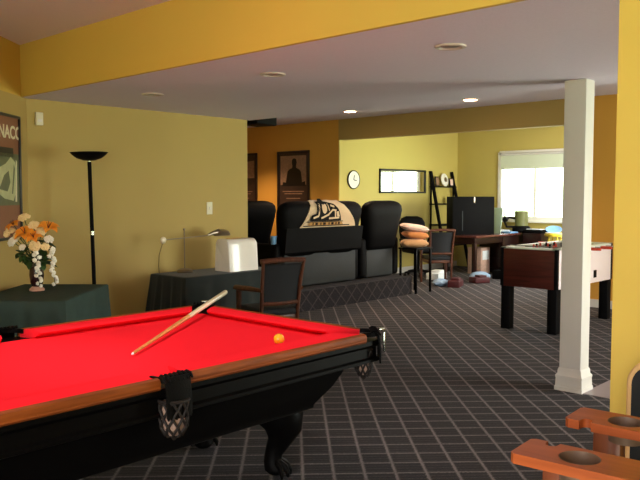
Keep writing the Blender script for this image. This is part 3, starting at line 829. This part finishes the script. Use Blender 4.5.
# ------------------------------------------------------------------ recliners on the platform
def back_shape(cx, sc=1.0):
    rings = []
    for z, hw, th, y in ((.44, .33, .10, -.28), (.5, .345, .12, -.30), (.75, .385, .125, -.335), (.95, .425, .125, -.365), (1.04, .44, .12, -.38), (1.11, .43, .10, -.385), (1.155, .38, .075, -.385), (1.18, .30, .045, -.385), (1.19, .2, .02, -.385)):
        ring = []
        for k in range(28):
            a = 2*PI*k/28
            c_, s_ = math.cos(a), math.sin(a)
            ring.append((cx + sc*hw*math.copysign(abs(c_)**.4, c_), y + th*math.copysign(abs(s_)**.6, s_), z))
        rings.append(ring)
    return MB().loft(rings)
def recliner(label, loc, rz):
    t = thing('recliner', label, 'recliner', loc, rz, None)
    MB().b2((-.33, -.30, .04), (.33, .42, .30), .03, 3).build('base', M['grey_leather'], t)
    MB().b2((-.33, -.345, .02), (.33, -.29, .47), .02, 3).build('back_panel', M['grey_leather'], t)
    MB().b2((-.31, -.22, .28), (.31, .46, .48), .07, 4).build('seat', M['black_leather'], t)
    for sx in (-1, 1):
        MB().b2((sx*.325, -.36, .02), (sx*.475, .44, .62), .055, 4).build('arm', M['black_leather'], t)
    back_shape(0).build('backrest', M['black_leather'], t, angle=60)
    hr = MB().box((0, -.27, .85), (.60, .10, .48), .045, 4)
    hr.build('head_cushion', M['black_leather'], t)
    return t
def loveseat(label, loc):
    t = thing('reclining_loveseat', label, 'sofa', loc)
    MB().b2((-.78, -.30, .04), (.78, .42, .30), .03, 3).build('base', M['grey_leather'], t)
    MB().b2((-.72, -.38, .02), (.76, -.30, .50), .02, 3).build('back_panel', M['grey_leather'], t)
    for s in (-1, 1):
        MB().b2((s*.02, -.22, .28), (s*.76, .46, .48), .07, 4).build('seat', M['black_leather'], t)
        MB().b2((s*.73, -.36, .02), (s*.86, .44, .62), .05, 4).build('arm', M['black_leather'], t)
        back_shape(s*.41, .93).build('backrest', M['black_leather'], t, angle=60)
        MB().box((s*.41, -.27, .85), (.60, .10, .48), .045, 4).build('head_cushion', M['black_leather'], t)
    rings = []
    for z, y0 in ((.47, -.41), (.5, -.45), (.7, -.47), (.825, -.485)):
        rings.append([(-.78, y0, z), (.80, y0, z), (.80, -.34, z), (-.78, -.34, z)])
    MB().loft(rings).build('outer_back', M['black_leather'], t)
    return t
PZ = .275
r1 = recliner('black leather recliner by itself in front of the row, half behind the wall corner', (7.42, 8.62, PZ), 0)
again(r1, (9.07, 7.48, PZ), 0, 'black leather recliner at the right end of the row')
loveseat('wide black reclining loveseat seen from behind with a blanket over its back', (7.69, 7.48, PZ))

# blanket over the backs of the middle recliners
bk = thing('blanket', 'cream blanket with black emblem draped over the black loveseat back', 'blanket', (7.68, 7.0, PZ))
def back_y(z):                       # recliner back surface seen from behind, local to the blanket
    pts = ((.4, .10), (.75, .02), (.95, -.01), (1.06, -.02), (1.14, .0), (1.19, .07))
    for (z0, y0), (z1, y1) in zip(pts, pts[1:]):
        if z <= z1: return y0 + (y1-y0)*max(0, (z-z0)/(z1-z0)) - .012
    return .07
def bl_map(x, z, off=0):             # x across, z height: below the crest hangs on the back, above folds to the front
    top = 1.205
    if z <= 1.19: return (x, back_y(z)-off, z)
    k = z-1.19
    return (x, .06 + k*.9, top + off - k*.25)
def bfn(u, v):
    z = .83 + v*.62
    w0, w1 = -.52 + .24*min(1, v/.6)**.8, .62 - .34*min(1, v/.6)**1.6
    x = w0 + (w1-w0)*u
    p = bl_map(x, z, .004*math.sin(x*23))
    return Vector(p)
MB().sheet(bfn, 26, 22, .012).build('fleece', M['blanket'], bk, angle=60)
def ink(name, poly, m, off=.017):
    mb = MB(); t = bmesh.new()
    vs = [t.verts.new((x*1.12+.02, .9+(z-.9)*1.05, 0)) for x, z in poly]; t.faces.new(vs)
    bmesh.ops.triangulate(t, faces=t.faces)
    bmesh.ops.subdivide_edges(t, edges=t.edges, cuts=3, use_grid_fill=False)
    for v in t.verts: v.co = Vector(bl_map(v.co.x, v.co.y, off))
    g = bmesh.ops.solidify(t, geom=list(t.faces), thickness=.003)
    bmesh.ops.recalc_face_normals(t, faces=t.faces)
    mb._add(t)
    return mb
def inks(name, polys, m, off):
    mb = MB()
    for p in polys:
        q = ink('e', p, None, off); me = bpy.data.meshes.new('t'); q.bm.to_mesh(me); q.bm.free(); mb.bm.from_mesh(me); bpy.data.meshes.remove(me)
    return mb.build(name, m, bk)
def stroke(a, b, w=.011):
    dx, dz = b[0]-a[0], b[1]-a[1]; L_ = math.hypot(dx, dz); nx, nz = -dz/L_*w, dx/L_*w
    return [(a[0]+nx, a[1]+nz), (b[0]+nx, b[1]+nz), (b[0]-nx, b[1]-nz), (a[0]-nx, a[1]-nz)]
inks('emblem', [[(-.34, .915), (-.31, .99), (-.23, 1.01), (-.20, 1.165), (-.10, 1.18), (.0, 1.165), (.10, 1.14), (.17, 1.08), (.215, .99), (.235, .915)]], M['blanket_ink'], .017)
inks('emblem_outline', [
    circle(-.085, 1.085, .045, 14, .07), stroke((-.28, .955), (-.19, .98)), stroke((-.19, .98), (-.165, 1.14)), stroke((-.14, .95), (.0, 1.0)), stroke((-.01, 1.0), (.06, 1.06)),
    stroke((.06, 1.06), (.13, 1.05)), stroke((.03, 1.12), (.10, 1.10)), stroke((.11, 1.04), (.12, .96)), stroke((.0, .945), (.19, .955)), stroke((-.02, 1.14), (-.0, 1.05), .008),
    [(.13, 1.03), (.17, 1.04), (.20, .97), (.15, .97)]], M['blanket'], .0205)
inks('emblem_band', [[(-.36, .862), (.28, .862), (.25, .90), (-.33, .90)]], M['blanket_tan'], .017)
inks('emblem_letters', [[(x, .868), (x+w, .868), (x+w, .896), (x, .896)] for x, w in ((-.29, .02), (-.24, .045), (-.15, .02), (-.10, .05), (.0, .02), (.05, .045), (.13, .02), (.18, .03))] + [[(-.40, .905), (.27, .905), (.26, .913), (-.38, .913)], [(-.45, .858), (.40, .858), (.40, .848), (-.45, .848)]], M['blanket_ink'], .0205)

# small cup on the loveseat arm
o = MB().lathe([(0, 0), (.035, 0), (.045, .11), (.042, .112), (.03, .01), (0, .008)], cap=False).build('cup', M['blue_paper'])
tag(o, 'pale blue cup standing on the left arm of the black loveseat', 'cup', loc=(6.875, 7.21, PZ+.615))

# ------------------------------------------------------------------ side table, cushions, office chair
st = thing('side_table', 'small dark side table with thin legs right of the recliners', 'table', (9.74, 6.94, 0))
MB().b2((-.22, -.18, .69), (.22, .18, .72), .005).build('table_top', M['black_wood'], st)
for sx in (-1, 1):
    for sy in (-1, 1):
        MB().box((sx*.195, sy*.15, .345), (.03, .03, .69), .003).build('leg', M['black_wood'], st)
def pillow(label, loc, rot, s, m):
    t = bmesh.new(); bmesh.ops.create_grid(t, x_segments=14, y_segments=14, size=1)
    top = []
    mb = MB()
    def side(sgn):
        def f(u, v):
            x, y = u*2-1, v*2-1
            puff = (1-x**4)*(1-y**4)
            pin = 1 - .08*(abs(x*y))
            return Vector((x*s[0]*pin, y*s[1]*pin, sgn*s[2]*puff**.6))
        return f
    t.free()
    mb.sheet(side(1), 14, 14, 0); mb.sheet(side(-1), 14, 14, 0)
    bmesh.ops.remove_doubles(mb.bm, verts=mb.bm.verts, dist=.0005)
    bmesh.ops.recalc_face_normals(mb.bm, faces=mb.bm.faces)
    o = mb.build('cushion', m, None, angle=80)
    tag(o, label, 'cushion', loc=loc); o.rotation_euler = rot
    return o
pillow('beige cushion at the bottom of the heap on the side table', (9.71, 6.95, .785), (0, 0, R(-40)), (.22, .17, .068), M['pillow_beige'])
pillow('ochre cushion in the middle of the heap on the side table', (9.75, 6.96, .915), (R(3), R(5), R(-30)), (.2, .17, .06), M['pillow_orange'])
pillow('pale pink cushion on top of the heap on the side table', (9.76, 6.98, 1.03), (R(4), R(8), R(-35)), (.23, .17, .052), M['pillow_pink'])
oc = thing('office_chair', 'black rounded office chair behind the cushion heap', 'chair', (11.7, 8.27, 0), R(150))
for k in range(5):
    a = 2*PI*k/5
    lg = MB().tube([(0, 0, .12), (.28*math.cos(a), .28*math.sin(a), .075)], [.03, .018], 8).build('leg', M['black'], oc)
    MB().tube([(.28*math.cos(a)-.015, .28*math.sin(a), .03), (.28*math.cos(a)+.015, .28*math.sin(a), .03)], .03, 12).build('caster', M['black'], lg)
MB().tube([(0, 0, .1), (0, 0, .45)], .028, 12).build('gas_column', M['black'], oc)
MB().box((0, 0, .5), (.5, .5, .11), .045, 4).build('seat', M['black_leather'], oc)
rings = []
for z, hw, th in ((.55, .2, .04), (.65, .25, .06), (.85, .28, .065), (1.02, .27, .06), (1.10, .22, .045), (1.14, .12, .015)):
    rings.append([(hw*math.copysign(abs(math.cos(2*PI*k/24))**.5, math.cos(2*PI*k/24)), -.26-(z-.55)*.1 + th*math.sin(2*PI*k/24), z) for k in range(24)])
MB().loft(rings).build('backrest', M['black_leather'], oc, angle=60)
for sx in (-1, 1):
    MB().tube([(sx*.25, -.2, .5), (sx*.3, -.18, .7), (sx*.3, .12, .71), (sx*.25, .15, .52)], .022, 8).build('armrest', M['black'], oc)

# ------------------------------------------------------------------ on the lemon wall
ck = thing('wall_clock', 'round white wall clock with dark rim on the lemon wall', 'clock', (10.48, 8.88, 1.83))
rot = Matrix.Rotation(R(90), 4, 'X')
MB().lathe([(.165, 0), (.172, .02), (.168, .03), (.16, .034), (.158, .028), (.155, 0)], mtx=rot, cap=False, seg=36).build('rim', M['black_frame'], ck)
MB().lathe([(0, .025), (.155, .025), (.155, .0), (0, 0)], mtx=rot, cap=False, seg=36).build('dial', M['clock_face'], ck)
MB().box((.0, -.029, .04), (.012, .004, .09), 0, rot=(0, R(15), 0)).box((.03, -.031, -.01), (.012, .004, .08), 0, rot=(0, R(100), 0)).build('hands', M['black'], ck)
mr = thing('wall_mirror', 'wide dark framed mirror hanging on the lemon wall', 'mirror', (11.245, 8.88, 1.585))
w, h = 1.53, .47
fr = MB(); e = .035
for (a, b) in (((0, 0), (e, h)), ((w-e, 0), (w, h)), ((0, 0), (w, e)), ((0, h-e), (w, h))):
    fr.b2((a[0], -.035, a[1]), (b[0], 0, b[1]), .004)
fr.build('frame', M['black_frame'], mr)
MB().b2((.04, -.014, .04), (w-.04, -.004, h-.04)).build('glass', M['mirror'], mr)
ls = thing('ladder_shelf', 'black leaning ladder shelf between the mirror and the room corner', 'shelf', (13.33, 8.42, 0))
LWID = .42
for sx in (-1, 1):
    MB().tube([(sx*LWID, -.02, 0), (sx*LWID*.94, .43, 2.04)], .036, 8).build('side_rail', M['black'], ls)
    MB().tube([(sx*LWID, .40, 0), (sx*LWID, .40, 1.9)], .02, 8).build('rear_rail', M['black'], ls)
for z in (.5, .93, 1.36, 1.72):
    y0 = .0 + z/2.04*.43
    MB().b2((-LWID, y0-.05, z-.012), (LWID, .44, z+.012), .003).build('shelf_board', M['black'], ls)
pl = thing('plate', 'round white decorative plate standing on the ladder shelf', 'plate', (13.38, 8.80, 1.735))
MB().lathe([(0, .012), (.08, .010), (.13, .0), (.135, .004), (.08, .02), (0, .022)], mtx=Matrix.Translation((0, 0, .135)) @ Matrix.Rotation(R(80), 4, 'X'), cap=False).build('rim', M['clock_face'], pl)
MB().lathe([(0, .0), (.05, .0), (.05, .004), (0, .004)], mtx=Matrix.Translation((0, -.026, .14)) @ Matrix.Rotation(R(80), 4, 'X'), cap=False).build('motif', M['grey_metal'], pl)
def photo(label, loc, w, h, m):
    t = thing('photo_frame', label, 'photo frame', loc)
    MB().box((0, 0, h/2), (w, .02, h), .004, rot=(R(-8), 0, 0)).build('frame', M['black_frame'], t)
    MB().box((0, -.012, h/2), (w-.04, .004, h-.04), 0, rot=(R(-8), 0, 0)).build('picture', m, t)
photo('small dark photo frame left of the white plate', (13.10, 8.80, 1.735), .14, .2, M['poster_mist'])
photo('small pale photo frame right of the white plate', (13.63, 8.80, 1.735), .14, .17, M['pillow_pink'])
o = MB().lathe([(0, 0), (.05, 0), (.06, .06), (.045, .12), (.02, .14), (0, .14)], cap=False).build('jar', M['maroon'])
tag(o, 'small maroon jar on the second board of the ladder shelf', 'jar', loc=(13.45, 8.72, 1.372))

# ------------------------------------------------------------------ desk before the window
dk = thing('desk', 'dark cherry writing desk running up to the far window', 'desk', (11.88, 7.12, 0))
MB().b2((0, 0, .76), (2.03, .78, .80), .006).build('desk_top', M['desk_top'], dk)
MB().b2((1.05, .04, 0), (1.95, .12, .76), .004).build('modesty_panel', M['desk_wood'], dk)
MB().b2((.04, .05, .64), (1.88, .73, .76), .004).build('apron', M['desk_wood'], dk)
pd = MB().b2((1.35, .10, 0), (1.88, .74, .64), .004).build('pedestal', M['desk_wood'], dk)
MB().b2((1.335, .2, .1), (1.35, .64, .30), .004).build('drawer', M['desk_wood'], pd)
for x, y in ((.07, .08), (.07, .70)):
    MB().b2((x-.035, y-.035, 0), (x+.035, y+.035, .66), .004).build('leg', M['desk_wood'], dk)
hu = thing('desk_hutch', 'big black hutch on the desk seen from behind', 'hutch', (11.93, 7.66, .80), R(-35))
# back panel, sides and a top; the open side is towards the wall
MB().b2((0, 0, 0), (.84, .02, .71), .003).build('back_panel', M['black'], hu)
for x in (0, .82):
    MB().b2((x, .02, 0), (x+.02, .30, .71), .003).build('side_panel', M['black'], hu)
MB().b2((0, 0, .70), (.84, .30, .72), .003).build('top_board', M['black'], hu)
MB().b2((.02, .02, .36), (.82, .28, .38), .003).build('shelf_board', M['black'], hu)
MB().b2((.42, -.004, .60), (.445, .002, .715), .001).build('grey_bracket', M['grey_metal'], hu)
MB().b2((.19, -.004, .08), (.205, .002, .45), .001).build('grey_strip', M['grey_leather'], hu)
o = MB().box((0, 0, .25), (.012, .34, .5), .003, rot=(0, R(6), 0)).build('folder', M['paper_green'])
tag(o, 'pale green folder standing upright at the end of the black hutch', 'folder', loc=(12.98, 7.35, .803), rz=R(-20))
hp = thing('headphones', 'black headphones hanging at the end of the black hutch', 'headphones', (13.18, 7.36, .80))
MB().tube([(0, .1*math.cos(a), .30 + .16*math.sin(a)) for a in [PI*k/12 for k in range(13)]], .012, 8).build('band', M['black'], hp)
for s in (-1, 1): MB().tube([(-.02, s*.1, .27), (.03, s*.1, .27)], .05, 14).build('ear_cup', M['black'], hp)
MB().tube([(0, 0, .46), (0, 0, .01)], .01, 8).lathe([(0, 0), (.07, 0), (.07, .012), (0, .014)], cap=False).build('stand', M['black'], hp)
cn = thing('canister', 'olive canister with curled black handle before the window', 'canister', (13.70, 7.18, .80))
cn.scale = (1.25, 1.25, 1.12)
MB().lathe([(0, 0), (.10, 0), (.115, .05), (.10, .12), (.105, .2), (.11, .38), (.10, .385), (.09, .37), (0, .36)], cap=False).build('body', M['olive'], cn)
MB().lathe([(.118, .0), (.145, .03), (.14, .09), (.11, .12), (.105, .0)], cap=False).build('collar', M['black'], cn)
MB().tube([(-.10*RX, -.10*RY, .10), (-.24*RX, -.24*RY, .10), (-.27*RX, -.27*RY, .2), (-.2*RX, -.2*RY, .27), (-.09*RX, -.09*RY, .25)], .02, 10).build('handle', M['black'], cn)
def sheets(label, loc, rz, w, l, h, m, name='paper_stack'):
    mb = MB(); rnd = random.Random(len(label))
    n = max(2, int(h/.006))
    for k in range(n):
        mb.box((rnd.uniform(-.01, .01), rnd.uniform(-.01, .01), (k+.5)*h/n), (w, l, h/n*.92), 0, rot=(0, 0, rnd.uniform(-.06, .06)))
    o = mb.build(name, m, None, False)
    return tag(o, label, 'papers', loc=loc, rz=rz)
sheets('white paper stack on the desk beside the black hutch', (13.50, 7.50, .80), R(20), .21, .29, .05, M['paper'])
sheets('loose pale blue paper stack at the desk edge', (13.4, 7.26, .80), R(-12), .22, .2, .025, M['blue_paper'])
sheets('white paper stack in front of the olive canister', (13.62, 7.6, .80), R(40), .2, .16, .03, M['paper']).location = (13.72, 7.5, .80)
kb = thing('printer', 'dark low printer at the window end of the desk', 'printer', (13.68, 6.86, 0))
MB().b2((-.16, -.2, 0), (.18, .2, .80), .01).build('cabinet', M['desk_wood'], kb)
MB().b2((-.14, -.2, .80), (.16, .18, .87), .015).build('case', M['black'], kb)
MB().b2((-.12, -.16, .87), (.13, .14, .882), .003).build('paper_tray', M['paper'], kb)
ys = thing('stool', 'yellow stool right of the desk with blue plate', 'stool', (12.5, 5.90, 0))
MB().lathe([(0, .82), (.17, .82), (.18, .85), (.17, .88), (0, .88)], cap=False).build('seat', M['yellow_paint'], ys)
for k in range(4):
    a = PI/4 + PI/2*k
    MB().tube([(.1*math.cos(a), .1*math.sin(a), .83), (.2*math.cos(a), .2*math.sin(a), 0)], .017, 8).build('leg', M['yellow_paint'], ys)
o = MB().lathe([(0, .0), (.07, .0), (.125, .018), (.12, .022), (.068, .006), (0, .006)], cap=False).build('plate', M['blue_paper'])
tag(o, 'light blue plate on the yellow stool', 'plate', loc=(12.47, 5.91, .925)); o.scale = (1.15, 1.15, 1.15); o.rotation_euler = (0, R(-24), R(25))

# ------------------------------------------------------------------ things on the floor by the desk
bx = thing('box', 'pink and white printed box under the desk', 'box', (12.92, 7.68, 0))
MB().b2((-.17, -.15, 0), (.17, .15, .52), .006).build('carton', M['pink_box'], bx)
MB().b2((-.12, -.156, .28), (.12, -.15, .46), .001).build('printed_panel', M['paper'], bx)
def bag(label, name, loc, r, sc_, m, cat='bag'):
    o = MB().ball((0, 0, r*sc_[2]*.92), r, 3, sc_, .10).build(name, m, None, True, 60)
    return tag(o, label, cat, loc=loc)
bag('crumpled pale blue cloth on the carpet before the desk', 'cloth_heap', (11.85, 7.02, 0), .2, (1.2, .8, .42), M['blue_cloth'], 'cloth')
bag('small grey-blue cloth on the carpet left of the far chair', 'cloth_heap', (10.7, 7.1, 0), .13, (1.2, .9, .5), M['blue_cloth'], 'cloth')
def toy(label, loc, rz, s, m):
    o = MB().box((0, 0, s[2]/2), s, .012, 3).box((s[0]*.1, 0, s[2]*1.15), (s[0]*.5, s[1]*.7, s[2]*.4), .01, 3).build('toy_box', m)
    return tag(o, label, 'toy', loc=loc, rz=rz)
toy('maroon toy on the carpet left of the far chair legs', (10.78, 6.85, 0), R(20), (.34, .2, .11), M['maroon'])
toy('maroon toy on the carpet right of the far chair legs', (11.55, 6.85, 0), R(-25), (.3, .22, .10), M['maroon'])
toy('white flat toy on the carpet left of the desk legs', (11.55, 7.75, 0), R(10), (.4, .25, .12), M['paper'])
toy('black toy on the carpet in front of the desk', (12.5, 6.85, 0), R(0), (.5, .3, .16), M['black'])

# ------------------------------------------------------------------ projector
pj = thing('projector', 'black projector hanging from the high ceiling near the film posters', 'projector', (7.3, 8.0, 0), R(10))
MB().b2((-.24, -.19, 2.55), (.24, .19, 2.70), .02, 3).build('body', M['black'], pj)
MB().tube([(0, 0, 2.70), (0, 0, 2.9)], .02, 10).build('mount', M['black'], pj)
MB().tube([(-.1, .18, 2.62), (-.1, .23, 2.62)], .045, 16).build('lens', M['grey_metal'], pj)

# ------------------------------------------------------------------ light
w = bpy.data.worlds.new('World'); S.world = w; w.use_nodes = True
nt = w.node_tree; bg = nt.nodes['Background']
tc = nt.nodes.new('ShaderNodeTexCoord'); sp = nt.nodes.new('ShaderNodeSeparateXYZ'); cr = nt.nodes.new('ShaderNodeValToRGB')
nt.links.new(tc.outputs['Generated'], sp.inputs[0]); nt.links.new(sp.outputs['Z'], cr.inputs['Fac'])
cr.color_ramp.elements[0].position = .0; cr.color_ramp.elements[0].color = (.72, .92, .55, 1)
cr.color_ramp.elements[1].position = .05; cr.color_ramp.elements[1].color = (1, 1, 1, 1)
nt.links.new(cr.outputs['Color'], bg.inputs['Color'])
bg.inputs['Strength'].default_value = 9
def area(name, loc, rot, sx, sy, e, col, portal=False):
    l = bpy.data.lights.new(name, 'AREA'); l.shape = 'RECTANGLE'; l.size = sx; l.size_y = sy; l.energy = e; l.color = col
    if portal: l.cycles.is_portal = True
    o = bpy.data.objects.new(name, l); C.objects.link(o); o.location = loc; o.rotation_euler = rot
    return o
# area lights point along local -Z
area('far_window_portal', (14.2, 7.06, 1.74), (0, R(90), 0), 1.4, 1.6, 1, (1, 1, 1), True)
area('study_side_fill', (12.2, 4.42, 1.55), (R(84), 0, 0), 2.0, 1.3, 118, (.98, 1, .92))  # fill light added at an unseen opening to brighten the study
area('rear_window_daylight', (-1.93, -.4, 1.4), (0, R(-108), 0), 1.9, 3.6, 105, (1, .97, .95))
area('patio_door_daylight', (7.65, -1.48, 1.12), (R(90), 0, R(16)), 2.2, 2.1, 150, (.96, 1, .88))

# ------------------------------------------------------------------ camera
cam = bpy.data.cameras.new('camera'); co = bpy.data.objects.new('camera', cam); C.objects.link(co)
cam.sensor_width = 36; cam.lens = 745/640*36; cam.clip_start = .05
co.location = (0, 0, 1.55); co.rotation_euler = (R(90-3.457), 0, R(42.8-90))
S.camera = co
S.view_settings.view_transform = 'Standard'; S.view_settings.look = 'None'; S.view_settings.gamma = 1
S.view_settings.use_curve_mapping = False
S.view_settings.exposure = 0
S.cycles.diffuse_bounces = 6; S.cycles.max_bounces = 12
